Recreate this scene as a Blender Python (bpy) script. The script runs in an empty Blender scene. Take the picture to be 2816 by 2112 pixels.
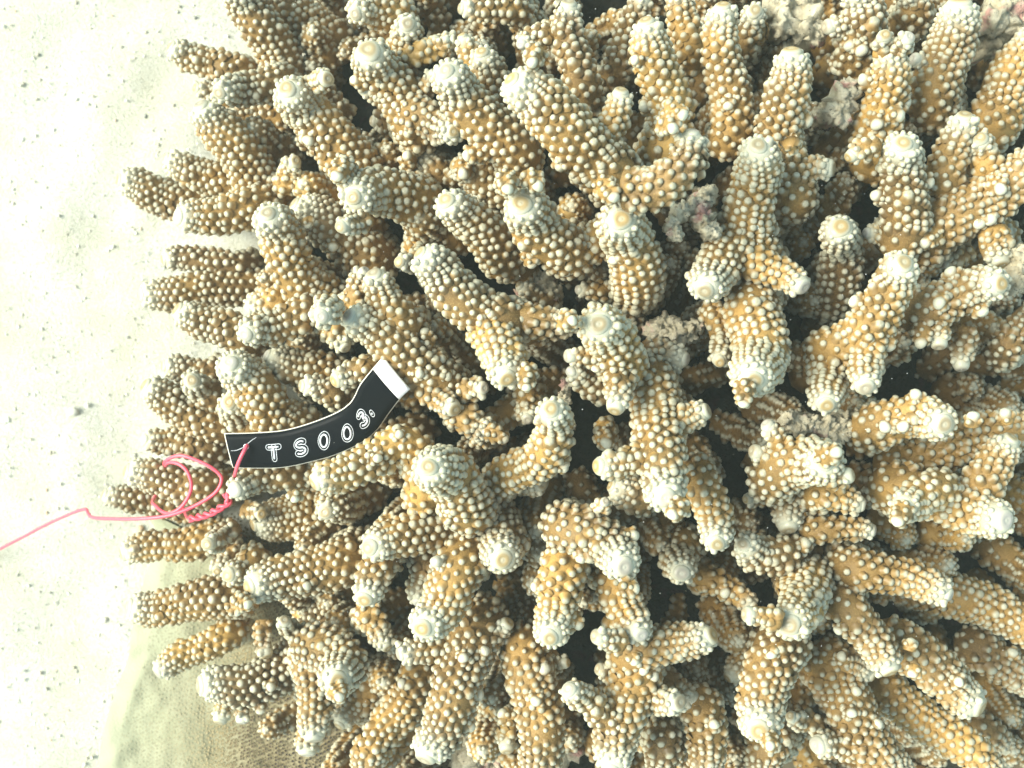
import bpy, math, random
import numpy as np
from mathutils import Vector, noise as mnoise

rng = np.random.default_rng(7)
random.seed(7)

# ------------------------------------------------------------------ camera, sky, sun, exposure
W, H_PX = 2816.0, 2112.0
FPX = 2977.0            # focal length in photograph pixels
CAM_H = 50.0            # camera height above the sand in cm (all layout below is in cm)
CM = 0.01

scene = bpy.context.scene
cam_data = bpy.data.cameras.new('camera')
cam = bpy.data.objects.new('camera', cam_data)
scene.collection.objects.link(cam)
cam.location = (0, 0, CAM_H * CM)
cam.rotation_euler = (0, 0, 0)
cam_data.sensor_width = 36.0
cam_data.lens = 36.0 * FPX / W
cam_data.clip_start = 0.01
cam_data.clip_end = 50.0
scene.camera = cam
cam_data.dof.use_dof = True
cam_data.dof.focus_distance = 0.362
cam_data.dof.aperture_fstop = 15.0

SUN_EL, SUN_AZ = 42.0, 176.0      # azimuth the light comes from, degrees counter-clockwise from +X
world = bpy.data.worlds.new('World')
scene.world = world
world.use_nodes = True
wn = world.node_tree
sky = wn.nodes.new('ShaderNodeTexSky')
sky.sky_type = 'NISHITA'
sky.sun_disc = False
sky.sun_elevation = math.radians(SUN_EL)
sky.sun_rotation = math.radians(90.0 - SUN_AZ)
bg = wn.nodes['Background']
bg.inputs['Strength'].default_value = 0.15
tint = wn.nodes.new('ShaderNodeMix'); tint.data_type = 'RGBA'; tint.blend_type = 'MULTIPLY'
tint.inputs[0].default_value = 1.0
tint.inputs[7].default_value = (0.95, 1.0, 0.78, 1.0)     # daylight that has come down through green water
wn.links.new(sky.outputs['Color'], tint.inputs[6])
wn.links.new(tint.outputs[2], bg.inputs['Color'])

sun_data = bpy.data.lights.new('sun', 'SUN')
sun_data.energy = 3.5
sun_data.angle = math.radians(40.0)
sun_data.color = (1.0, 0.99, 0.88)
sun = bpy.data.objects.new('sun', sun_data)
scene.collection.objects.link(sun)
ca, sa = math.cos(math.radians(SUN_AZ)), math.sin(math.radians(SUN_AZ))
ce, se = math.cos(math.radians(SUN_EL)), math.sin(math.radians(SUN_EL))
sun.rotation_euler = Vector((ca * ce, sa * ce, se)).to_track_quat('Z', 'Y').to_euler()

scene.view_settings.view_transform = 'Standard'
scene.view_settings.look = 'None'
scene.view_settings.exposure = 1.22
scene.view_settings.gamma = 1.0
scene.view_settings.use_curve_mapping = False

# ------------------------------------------------------------------ helpers
ORI = {}
for r, oy in zip('ABCD', (0, 500, 1000, 1512)):
    for c, ox in zip('1234', (200, 800, 1400, 2016)):
        ORI[r + c] = (ox, oy)
ZS = 2212.0 / 800.0

def src(crop, x, y):
    ox, oy = ORI[crop]
    return ox + x / ZS, oy + y / ZS

def at(px, py, z):
    d = (CAM_H - z) / FPX
    return np.array([(px - W / 2) * d, -(py - H_PX / 2) * d, z])

def to_px(p):
    d = FPX / (CAM_H - p[2])
    return p[0] * d + W / 2, H_PX / 2 - p[1] * d

def dome(px, py):
    z = 16.0
    dx = (px - 1700.0) / 1500.0
    z -= (10.0 if dx < 0 else 4.0) * dx * dx
    dy = (py - 1000.0) / 1300.0
    z -= 4.0 * dy * dy
    return z

def sstep(a, b, x):
    t = min(1.0, max(0.0, (x - a) / (b - a)))
    return t * t * (3 - 2 * t)

def mound(px, py):
    return dome(px, py) - 9.0 - 7.0 * (1 - sstep(620, 950, px))

def nz(x, y, z=0.0):
    return mnoise.noise(Vector((x, y, z)))

# ------------------------------------------------------------------ materials
def new_mat(name):
    m = bpy.data.materials.new(name)
    m.use_nodes = True
    nt = m.node_tree
    return m, nt, nt.nodes['Principled BSDF']

def attr(nt, name):
    n = nt.nodes.new('ShaderNodeAttribute'); n.attribute_name = name
    return n.outputs['Fac']

def ramp(nt, fac, stops):
    n = nt.nodes.new('ShaderNodeValToRGB')
    e = n.color_ramp.elements
    while len(e) < len(stops): e.new(0.5)
    for el, (p, c) in zip(e, stops):
        el.position = p; el.color = (*c, 1)
    nt.links.new(fac, n.inputs['Fac'])
    return n.outputs['Color']

def noise_tex(nt, scale, detail=3.0, rough=0.6):
    tc = nt.nodes.new('ShaderNodeTexCoord')
    n = nt.nodes.new('ShaderNodeTexNoise')
    n.inputs['Scale'].default_value = scale
    n.inputs['Detail'].default_value = detail
    n.inputs['Roughness'].default_value = rough
    nt.links.new(tc.outputs['Object'], n.inputs['Vector'])
    return n.outputs['Fac']

def mix(nt, fac, a, b, mode='MIX'):
    n = nt.nodes.new('ShaderNodeMix'); n.data_type = 'RGBA'; n.blend_type = mode
    for sock, v in ((n.inputs[0], fac), (n.inputs[6], a), (n.inputs[7], b)):
        if isinstance(v, (int, float)): sock.default_value = v
        elif isinstance(v, tuple): sock.default_value = (*v, 1)
        else: nt.links.new(v, sock)
    return n.outputs[2]

def bump(nt, bsdf, h, strength, dist):
    b = nt.nodes.new('ShaderNodeBump')
    b.inputs['Strength'].default_value = strength
    b.inputs['Distance'].default_value = dist
    nt.links.new(h, b.inputs['Height'])
    nt.links.new(b.outputs['Normal'], bsdf.inputs['Normal'])

BROWN_A, BROWN_B = (0.40, 0.235, 0.066), (0.185, 0.112, 0.040)
PALE = (0.66, 0.62, 0.46)
WHITE = (0.54, 0.525, 0.40)

def brown(nt):
    # pigment: varies from branch to branch and in soft patches along each
    t = ramp(nt, attr(nt, 'tone'), [(0.0, BROWN_B), (0.45, tuple((np.array(BROWN_A) + np.array(BROWN_B)) / 2)), (0.8, BROWN_A), (1.0, (0.52, 0.33, 0.10))])
    f = ramp(nt, noise_tex(nt, 45, 3), [(0.36, (0.6, 0.6, 0.6)), (0.62, (1.18, 1.18, 1.18))])
    return mix(nt, 1.0, t, f, 'MULTIPLY')

def coral_skin():
    m, nt, b = new_mat('coral_skin')
    br = brown(nt)
    fine = noise_tex(nt, 1800, 2)
    br = mix(nt, ramp(nt, fine, [(0.5, (0, 0, 0)), (0.75, (0.35, 0.35, 0.35))]), br, (0.62, 0.42, 0.16))
    tipc = ramp(nt, attr(nt, 'tipness'), [(0.0, (0, 0, 0)), (0.45, (0.12, 0.12, 0.12)), (0.75, (0.6, 0.6, 0.6)), (1.0, (1, 1, 1))])
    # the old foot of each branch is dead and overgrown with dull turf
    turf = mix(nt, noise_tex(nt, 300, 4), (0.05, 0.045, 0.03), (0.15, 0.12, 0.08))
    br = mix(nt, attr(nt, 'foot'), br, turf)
    col = mix(nt, tipc, br, WHITE)
    nt.links.new(col, b.inputs['Base Color'])
    b.inputs['Roughness'].default_value = 0.6
    b.inputs['Specular IOR Level'].default_value = 0.3
    bump(nt, b, fine, 0.5, 0.0004)
    return m

def corallite_mat():
    m, nt, b = new_mat('corallite')
    br = brown(nt)
    pale = mix(nt, ramp(nt, noise_tex(nt, 140, 2), [(0.35, (0, 0, 0)), (0.65, (1, 1, 1))]), (0.40, 0.375, 0.26), (0.55, 0.515, 0.375))
    rise = ramp(nt, attr(nt, 'rise'), [(0.0, (0, 0, 0)), (0.35, (0.06, 0.06, 0.06)), (0.6, (0.34, 0.34, 0.34)), (0.88, (1, 1, 1)), (0.94, (0.9, 0.9, 0.9)), (1.0, (0.5, 0.5, 0.5))])
    col = mix(nt, rise, br, pale)
    tipc = ramp(nt, attr(nt, 'tipness'), [(0.0, (0, 0, 0)), (0.5, (0.15, 0.15, 0.15)), (0.8, (0.7, 0.7, 0.7)), (1.0, (1, 1, 1))])
    col = mix(nt, tipc, col, WHITE)
    nt.links.new(col, b.inputs['Base Color'])
    b.inputs['Roughness'].default_value = 0.45
    b.inputs['Specular IOR Level'].default_value = 0.4
    return m

def cap_mat():
    m, nt, b = new_mat('axial_corallite')
    oi = nt.nodes.new('ShaderNodeObjectInfo')
    tan = ramp(nt, oi.outputs['Random'], [(0.0, (0.36, 0.23, 0.07)), (0.3, (0.31, 0.22, 0.09)), (0.6, (0.28, 0.22, 0.13)), (0.8, (0.32, 0.28, 0.22)), (1.0, (0.42, 0.39, 0.34))])
    ring = ramp(nt, attr(nt, 'rad'), [(0.0, (0.45, 0.45, 0.45)), (0.22, (0.55, 0.55, 0.55)), (0.42, (0.9, 0.9, 0.9)), (0.66, (0.85, 0.85, 0.85)), (0.9, (0.1, 0.1, 0.1))])
    col = mix(nt, ring, (0.53, 0.515, 0.39), tan)
    nt.links.new(col, b.inputs['Base Color'])
    b.inputs['Roughness'].default_value = 0.4
    return m

def nub_mat():
    m, nt, b = new_mat('branchlet_skin')
    br = brown(nt)
    t = ramp(nt, attr(nt, 'tipness'), [(0.0, (0, 0, 0)), (0.5, (0.55, 0.55, 0.55)), (0.8, (0.95, 0.95, 0.95)), (1.0, (1, 1, 1))])
    col = mix(nt, t, br, (0.60, 0.58, 0.44))
    nt.links.new(col, b.inputs['Base Color'])
    b.inputs['Roughness'].default_value = 0.5
    bump(nt, b, noise_tex(nt, 1500, 2), 0.4, 0.0003)
    return m

def sand_mat():
    m, nt, b = new_mat('sand')
    g = noise_tex(nt, 760, 5, 0.8)
    c = ramp(nt, g, [(0.30, (0.36, 0.37, 0.30)), (0.40, (0.70, 0.68, 0.55)), (0.52, (0.86, 0.85, 0.73)), (0.68, (0.92, 0.92, 0.85))])
    spk = ramp(nt, noise_tex(nt, 420, 3, 0.7), [(0.33, (1, 1, 1)), (0.42, (0, 0, 0))])
    spk = mix(nt, 1.0, spk, ramp(nt, noise_tex(nt, 30, 3, 0.6), [(0.42, (0.08, 0.08, 0.08)), (0.64, (0.9, 0.9, 0.9))]), 'MULTIPLY')
    c = mix(nt, spk, c, (0.40, 0.42, 0.36))
    big = ramp(nt, noise_tex(nt, 26, 4, 0.6), [(0.42, (0, 0, 0)), (0.68, (0.7, 0.7, 0.7))])
    c = mix(nt, big, c, (0.68, 0.66, 0.49))
    nt.links.new(c, b.inputs['Base Color'])
    b.inputs['Roughness'].default_value = 0.9
    b.inputs['Specular IOR Level'].default_value = 0.2
    bump(nt, b, g, 0.9, 0.0026)
    return m

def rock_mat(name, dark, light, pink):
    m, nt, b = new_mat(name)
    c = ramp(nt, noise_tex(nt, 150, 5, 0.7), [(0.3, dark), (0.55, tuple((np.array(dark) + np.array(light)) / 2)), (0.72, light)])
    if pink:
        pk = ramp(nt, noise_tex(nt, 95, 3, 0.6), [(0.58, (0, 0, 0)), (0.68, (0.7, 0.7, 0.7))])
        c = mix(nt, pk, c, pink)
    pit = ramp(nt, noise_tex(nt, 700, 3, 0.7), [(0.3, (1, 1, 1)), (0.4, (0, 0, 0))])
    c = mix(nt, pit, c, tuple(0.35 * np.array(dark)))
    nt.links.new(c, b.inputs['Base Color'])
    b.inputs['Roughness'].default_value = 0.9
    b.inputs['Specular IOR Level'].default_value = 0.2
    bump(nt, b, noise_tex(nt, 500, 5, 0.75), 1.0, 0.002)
    return m

def simple(name, col, rough=0.4, spec=0.5):
    m, nt, b = new_mat(name)
    n = noise_tex(nt, 300, 3)
    c = mix(nt, n, tuple(0.85 * np.array(col)), tuple(np.minimum(1, 1.12 * np.array(col))))
    nt.links.new(c, b.inputs['Base Color'])
    b.inputs['Roughness'].default_value = rough
    b.inputs['Specular IOR Level'].default_value = spec
    return m

M_SKIN, M_COR, M_CAP, M_NUB, M_SAND = coral_skin(), corallite_mat(), cap_mat(), nub_mat(), sand_mat()
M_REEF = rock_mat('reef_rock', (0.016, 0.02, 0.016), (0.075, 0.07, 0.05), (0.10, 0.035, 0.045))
M_DEAD = rock_mat('dead_coral', (0.58, 0.50, 0.33), (0.86, 0.79, 0.60), (0.58, 0.24, 0.22))

# ------------------------------------------------------------------ mesh output
def mesh_obj(name, V, F, mat, parent=None, attrs=None, smooth=True):
    """V: (n,3) cm array, F: list of arrays of equal-length faces"""
    me = bpy.data.meshes.new(name)
    V = np.asarray(V, dtype=np.float64) * CM
    loops = np.concatenate([f.ravel() for f in F]).astype(np.int32)
    sizes = np.concatenate([np.full(len(f), f.shape[1], dtype=np.int32) for f in F])
    starts = np.concatenate([[0], np.cumsum(sizes)[:-1]]).astype(np.int32)
    me.vertices.add(len(V)); me.vertices.foreach_set('co', V.astype(np.float32).ravel())
    me.loops.add(len(loops)); me.loops.foreach_set('vertex_index', loops)
    me.polygons.add(len(sizes)); me.polygons.foreach_set('loop_start', starts)
    if smooth: me.polygons.foreach_set('use_smooth', np.ones(len(sizes), dtype=bool))
    me.update(calc_edges=True)
    me.validate()
    for k, a in (attrs or {}).items():
        at_ = me.attributes.new(k, 'FLOAT', 'POINT')
        at_.data.foreach_set('value', np.asarray(a, dtype=np.float32))
    me.materials.append(mat)
    o = bpy.data.objects.new(name, me)
    scene.collection.objects.link(o)
    if parent is not None: o.parent = parent
    return o

def tag(o, label=None, cat=None, kind=None, group=None):
    if label: o['label'] = label
    if cat: o['category'] = cat
    if kind: o['kind'] = kind
    if group: o['group'] = group
    return o

# ------------------------------------------------------------------ splines and tubes
def catmull(P, step=0.12):
    P = np.asarray(P, float)
    if len(P) == 2:
        n = max(4, int(np.linalg.norm(P[1] - P[0]) / step))
        t = np.linspace(0, 1, n)[:, None]
        return P[0] * (1 - t) + P[1] * t
    Q = np.vstack([2 * P[0] - P[1], P, 2 * P[-1] - P[-2]])
    out = []
    for i in range(1, len(Q) - 2):
        p0, p1, p2, p3 = Q[i - 1], Q[i], Q[i + 1], Q[i + 2]
        n = max(3, int(np.linalg.norm(p2 - p1) / step))
        t = np.linspace(0, 1, n, endpoint=False)[:, None]
        out.append(0.5 * ((2 * p1) + (-p0 + p2) * t + (2 * p0 - 5 * p1 + 4 * p2 - p3) * t**2 + (-p0 + 3 * p1 - 3 * p2 + p3) * t**3))
    out.append(P[-1:])
    return np.vstack(out)

def frames(A):
    T = np.gradient(A, axis=0)
    T /= np.linalg.norm(T, axis=1)[:, None] + 1e-12
    n0 = np.cross(T[0], [0.3, 0.2, 0.9]); n0 /= np.linalg.norm(n0)
    N = [n0]
    for i in range(1, len(A)):
        v = N[-1] - T[i] * np.dot(N[-1], T[i])
        N.append(v / (np.linalg.norm(v) + 1e-12))
    N = np.array(N)
    return T, N, np.cross(T, N)

def tube_faces(n, k, close_start=None, close_end=None):
    i = np.arange(n - 1)[:, None] * k
    j = np.arange(k)[None, :]
    a, b = i + j, i + (j + 1) % k
    return np.stack([a, b, b + k, a + k], -1).reshape(-1, 4)

def sweep(A, R, k):
    """tube round axis A with radii R (n,) or (n,k); returns V,F with end caps as fans"""
    T, N, B = frames(A)
    th = np.arange(k) * 2 * np.pi / k
    R = np.asarray(R)
    if R.ndim == 1: R = np.repeat(R[:, None], k, 1)
    V = A[:, None, :] + R[:, :, None] * (np.cos(th)[None, :, None] * N[:, None, :] + np.sin(th)[None, :, None] * B[:, None, :])
    n = len(A)
    V = np.vstack([V.reshape(-1, 3), A[0], A[-1]])
    q = tube_faces(n, k)
    j = np.arange(k)
    s = np.stack([np.full(k, n * k), (j + 1) % k, j], -1)
    e = np.stack([np.full(k, n * k + 1), (n - 1) * k + j, (n - 1) * k + (j + 1) % k], -1)
    return V, [q, s, e]

def merge(parts):
    """parts: list of (V,[F..],attrs dict) -> one V,F,attrs"""
    Vs, quads, tris, at_ = [], [], [], {}
    off = 0
    for V, F, a in parts:
        Vs.append(V)
        for f in F:
            (quads if f.shape[1] == 4 else tris).append(f + off)
        for k_, v in a.items(): at_.setdefault(k_, []).append(v)
        off += len(V)
    F = []
    if quads: F.append(np.vstack(quads))
    if tris: F.append(np.vstack(tris))
    return np.vstack(Vs), F, {k_: np.concatenate(v) for k_, v in at_.items()}

# corallite template: short leaning cup, local z = outward along its own axis
def corallite_template(k, prof):
    th = np.arange(k) * 2 * np.pi / k
    V, rise = [], []
    for r, z, a in prof:
        V.append(np.stack([r * np.cos(th), r * np.sin(th), np.full(k, z)], -1)); rise.append(np.full(k, a))
    n = len(prof)
    V = np.vstack(V + [np.array([[0, 0, prof[-1][1] - 0.04]])]); rise = np.concatenate(rise + [[0.92]])
    q = tube_faces(n, k)
    j = np.arange(k)
    e = np.stack([np.full(k, n * k), (n - 1) * k + j, (n - 1) * k + (j + 1) % k], -1)
    return V, q, e, rise
TPL_HI = corallite_template(7, [(1.55, -0.35, 0.0), (1.10, 0.35, 0.3), (0.90, 0.90, 0.72), (0.42, 1.14, 0.94)])
TPL_LO = corallite_template(4, [(1.45, -0.4, 0.0), (1.05, 0.55, 0.45), (0.62, 1.08, 0.92)])

COR_D = 0.121     # corallite radius (cm)

class Branch: pass
BR = []           # everything a side branch can sit on

def make_path(pts_px, z_tip, e, ext_to=None):
    tan = math.tan(math.radians(e))
    P, z = [], z_tip
    for i, (px, py) in enumerate(pts_px):
        if i:
            L = math.hypot(px - pts_px[i - 1][0], py - pts_px[i - 1][1]) * (CAM_H - z_tip) / FPX
            if i == 1 and L > 0.5:
                f = min(0.45, 0.9 / L)
                z1 = z - f * L * math.tan(math.radians(min(e + (24 if e >= 28 else 7), 76)))
                qx, qy = pts_px[0]
                P.append(at(qx + (px - qx) * f, qy + (py - qy) * f, z1))
                z = z1 - (1 - f) * L * math.tan(math.radians(max(e - 4, 6)))
            else:
                z -= L * tan
        P.append(at(px, py, z))
    if ext_to is not None:
        px, py = pts_px[-1]
        z0 = z
        for zz in (z0 - 0.35 * max(1.0, z0 - ext_to), min(z0 - 1.2, ext_to)):
            P.append(at(px, py, zz))
    return P

def build_branch_geo(A, R, cap, lo=False, seed=0, white=1.0, bare_from=1e9):
    """returns skin (V,F,attrs) , corallite list arrays, and tip frame"""
    r_ = np.random.default_rng(seed)
    k = 9 if lo else 16
    s = np.concatenate([[0], np.cumsum(np.linalg.norm(np.diff(A, axis=0), axis=1))])
    core = max(R - 0.085, 0.66 * R)
    x = np.clip(s / (1.35 * R), 0, 1)
    prof = cap + (core * 0.83 - cap) * np.sqrt(1 - (1 - x) ** 2)
    prof = prof * (1 + 0.24 * np.clip((s - 0.9 * R) / (3.2 * R), 0, 1))
    T, N, B = frames(A)
    th = np.arange(k) * 2 * np.pi / k
    ph = r_.uniform(0, 6.28, 4)
    wob = 1 + 0.05 * np.sin(2 * th[None, :] + ph[0] + s[:, None] * 0.8) + 0.045 * np.sin(s[:, None] * 3.1 + ph[3]) + 0.04 * np.sin(s[:, None] * 2.1 / max(R, .3) + ph[1]) * np.cos(th[None, :] + ph[2])
    wob = 1 + (wob - 1) * np.clip(s / R, 0, 1)[:, None]
    V, F = sweep(A, prof[:, None] * wob, k)
    wl = (0.62 + 0.5 * r_.random()) * R * white
    tipn = 1 - np.clip(s / (wl * 1.55 + 1e-6), 0, 1)
    tone = r_.beta(2.2, 2.2)
    sk = (V, F, {'tipness': np.concatenate([np.repeat(tipn, k), [1.0, tipn[-1]]]), 'tone': np.full(len(V), tone),
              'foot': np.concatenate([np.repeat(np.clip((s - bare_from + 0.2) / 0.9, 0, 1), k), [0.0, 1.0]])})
    # corallites: rows that run along the branch, half-staggered
    pos, dirs, tips, sizes = [], [], [], []
    n_rows = max(6, int(round(2 * math.pi * core / (0.305 if not lo else 0.40) / 2)) * 2)
    L = s[-1]
    step0 = 0.325 if not lo else 0.40
    us = [cap * 0.22 + 0.07]
    while us[-1] < L: us.append(us[-1] + step0 * (0.66 + 0.34 * min(1.0, us[-1] / (1.8 * R))))
    us = np.array(us)
    twist = r_.uniform(-0.12, 0.12)
    for i in range(n_rows):
        a = i * 2 * math.pi / n_rows
        row_u = us if i % 2 == 0 else (us[:-1] + us[1:]) / 2
        for u in row_u:
            if u > min(L - 0.1, bare_from) or r_.random() < 0.03: continue
            f = min(1.0, u / (1.6 * R))
            uu = max(0.02, u + r_.normal(0, 0.03))
            aa = a + r_.normal(0, 0.11 * 2 * math.pi / n_rows) + twist * u
            pos.append((uu, aa)); tips.append(1 - min(1.0, uu / (wl * 1.55)))
            sz = (1.12 if lo else 1.0) * COR_D * (0.62 + 0.38 * f) * r_.lognormal(0, 0.12)
            if r_.random() < 0.04: sz *= 1.3
            sizes.append(sz)
    if not pos:
        return sk, None
    pos = np.array(pos)
    ip = np.interp(np.clip(pos[:, 0], 0, L), s, np.arange(len(s)))
    i0 = np.clip(ip.astype(int), 0, len(s) - 2); fr = (ip - i0)[:, None]
    lerp = lambda X: X[i0] * (1 - fr) + X[i0 + 1] * fr
    Ax, Tt, Nn, Bb = lerp(A), lerp(T), lerp(N), lerp(B)
    rr = np.interp(pos[:, 0], s, prof)
    c, sn = np.cos(pos[:, 1])[:, None], np.sin(pos[:, 1])[:, None]
    out = c * Nn + sn * Bb
    slope = np.interp(pos[:, 0], s, np.gradient(prof, s))
    nrm = out - slope[:, None] * Tt          # true surface normal
    nrm /= np.linalg.norm(nrm, axis=1)[:, None]
    lean = r_.uniform(0.45, 0.85, len(pos))[:, None]
    d = nrm - lean * Tt                       # T points tip -> base, so lean towards the tip
    d += r_.normal(0, 0.08, d.shape)
    d /= np.linalg.norm(d, axis=1)[:, None]
    P = Ax + out * rr[:, None]
    # close bald spots (outer side of bends) with extra cups
    if not lo:
        nc = 700
        cu, ca_ = r_.uniform(0.05, max(0.1, min(L - 0.1, bare_from)), nc), r_.uniform(0, 2 * math.pi, nc)
        ip = np.interp(cu, s, np.arange(len(s))); i1 = np.clip(ip.astype(int), 0, len(s) - 2)
        oo = np.cos(ca_)[:, None] * N[i1] + np.sin(ca_)[:, None] * B[i1]
        Pc = A[i1] + oo * np.interp(cu, s, prof)[:, None]
        Pl = [p for p in P]
        add = []
        arr = np.array(Pl)
        for q_ in range(nc):
            if ((arr - Pc[q_]) ** 2).sum(1).min() > 0.262 ** 2:
                add.append(q_); arr = np.vstack([arr, Pc[q_]])
        if add:
            dd = oo[add] - 0.65 * T[i1[add]]; dd /= np.linalg.norm(dd, axis=1)[:, None]
            P = np.vstack([P, Pc[add]]); d = np.vstack([d, dd]); nrm = np.vstack([nrm, oo[add]])
            sizes = sizes + list(COR_D * r_.uniform(0.7, 1.0, len(add)))
            tips = tips + list(1 - np.minimum(1.0, cu[add] / (wl * 1.55)))
    up = nrm[:, 2] > (-0.15 if not lo else -0.15)                    # nothing grows on the shaded underside
    return sk, (P[up], d[up], np.array(sizes)[up], np.array(tips)[up])

def corallite_mesh(P, D, S, tipn, tpl, r_, tone=0.5):
    Vt, q, e, rise = tpl
    n, m = len(P), len(Vt)
    ref = np.where(np.abs(D[:, 2:3]) < 0.9, np.array([[0, 0, 1.0]]), np.array([[1.0, 0, 0]]))
    X = np.cross(ref, D); X /= np.linalg.norm(X, axis=1)[:, None]
    Y = np.cross(D, X)
    hs = r_.uniform(0.85, 1.35, n)
    V = P[:, None, :] + S[:, None, None] * (Vt[None, :, 0:1] * X[:, None, :] + Vt[None, :, 1:2] * Y[:, None, :] + (Vt[None, :, 2] * hs[:, None])[:, :, None] * D[:, None, :])
    off = (np.arange(n) * m)[:, None, None]
    Q = (q[None] + off).reshape(-1, 4); E = (e[None] + off).reshape(-1, 3)
    return V.reshape(-1, 3), [Q, E], {'rise': np.tile(rise, n), 'tipness': np.repeat(tipn, m), 'tone': np.full(n * m, tone)}

def cap_geo(A, cap, seed, h):
    r_ = np.random.default_rng(seed)
    k = 16
    T, N, B = frames(A[:3])
    t, n, b = -T[0], N[0], B[0]
    prof = [(1.04, -0.6, 1.0), (1.02, 0.0, 1.0), (0.94, 0.42, 0.92), (0.78, 0.76, 0.8), (0.55, 0.98, 0.6), (0.36, 1.0, 0.4), (0.24, 0.86, 0.25), (0.12, 0.95, 0.1)]
    th = np.arange(k) * 2 * np.pi / k
    V, rad = [], []
    wob = 1 + 0.05 * np.sin(2 * th + r_.uniform(0, 6)) + 0.03 * np.sin(3 * th + r_.uniform(0, 6))
    for r, z, a in prof:
        w = (cap * r * wob)[:, None]
        V.append(A[0] + t * (z * h) + w * (np.cos(th)[:, None] * n + np.sin(th)[:, None] * b)); rad.append(np.full(k, a))
    V = np.vstack(V + [(A[0] + t * h)[None]]); rad = np.concatenate(rad + [[0.0]])
    q = tube_faces(len(prof), k)
    j = np.arange(k)
    e = np.stack([np.full(k, len(prof) * k), (len(prof) - 1) * k + j, (len(prof) - 1) * k + (j + 1) % k], -1)
    # sweep frame (n, b, -t): flip winding so faces look outward
    q = q[:, ::-1].copy(); e = e[:, ::-1].copy()
    return V, [q, e], {'rad': rad}

def register(A, R):
    pxs = np.array([to_px(p) for p in A])
    BR.append((pxs, A[:, 2].copy(), R))

def host_z(px, py, default):
    best = None
    for pxs, zs, R in BR:
        d = np.hypot(pxs[:, 0] - px, pxs[:, 1] - py)
        i = int(np.argmin(d))
        Rp = R * FPX / (CAM_H - zs[i])
        if d[i] < Rp * 1.1 and (best is None or zs[i] > best): best = zs[i]
    return default if best is None else best

# ------------------------------------------------------------------ setting: sand
def grid(nx, ny, x0, x1, y0, y1, fz):
    xs, ys = np.linspace(x0, x1, nx), np.linspace(y0, y1, ny)
    X, Y = np.meshgrid(xs, ys)
    Z = np.array([fz(x, y) for x, y in zip(X.ravel(), Y.ravel())])
    V = np.stack([X.ravel(), Y.ravel(), Z], -1)
    i = np.arange(ny - 1)[:, None] * nx + np.arange(nx - 1)[None, :]
    F = np.stack([i, i + 1, i + 1 + nx, i + nx], -1).reshape(-1, 4)
    return V, [F]

def warp(t, lim, core):
    """denser grid lines near the middle"""
    return core * t + (lim - core) * t ** 5

def sand_z(x, y):
    z = 0.55 * nz(x * 0.09, y * 0.09, 3.1) + 0.42 * nz(x * 0.35, y * 0.35, 7.7) + 0.22 * nz(x * 1.0, y * 1.0, 1.3)
    if abs(x) < 45 and abs(y) < 40:
        z += 0.10 * nz(x * 2.6, y * 2.6, 5.0)
    return z

def build_sand():
    n = 240
    t = np.linspace(-1, 1, n)
    xs = warp(t, 400.0, 32.0); ys = warp(t, 400.0, 26.0)
    X, Y = np.meshgrid(xs, ys)
    Z = np.array([sand_z(x, y) for x, y in zip(X.ravel(), Y.ravel())])
    V = np.stack([X.ravel(), Y.ravel(), Z], -1)
    i = np.arange(n - 1)[:, None] * n + np.arange(n - 1)[None, :]
    F = np.stack([i, i + 1, i + 1 + n, i + n], -1).reshape(-1, 4)
    o = mesh_obj('sand', V, [F], M_SAND)
    tag(o, kind='structure')
build_sand()

def blob(n_sub, seed, rough):
    """icosphere-like lump as numpy from a lat-long grid"""
    k, m = n_sub, n_sub // 2 + 1
    th = np.arange(k) * 2 * np.pi / k
    V = []
    for i in range(1, m):
        ph = math.pi * i / m
        V.append(np.stack([np.sin(ph) * np.cos(th), np.sin(ph) * np.sin(th), np.full(k, math.cos(ph))], -1))
    V = np.vstack(V + [np.array([[0, 0, 1.0], [0, 0, -1.0]])])
    nr = m - 1
    q = tube_faces(nr, k)[:, ::-1]
    j = np.arange(k)
    s = np.stack([np.full(k, nr * k), j, (j + 1) % k], -1)
    e = np.stack([np.full(k, nr * k + 1), (nr - 1) * k + (j + 1) % k, (nr - 1) * k + j], -1)
    d = np.array([1 + rough * (nz(v[0] * 1.7 + seed, v[1] * 1.7, v[2] * 1.7) + 0.5 * nz(v[0] * 4 + seed, v[1] * 4, v[2] * 4) + 0.3 * nz(v[0] * 9 + seed, v[1] * 9, v[2] * 9)) for v in V])
    return V * d[:, None], [q.copy(), s, e]

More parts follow.
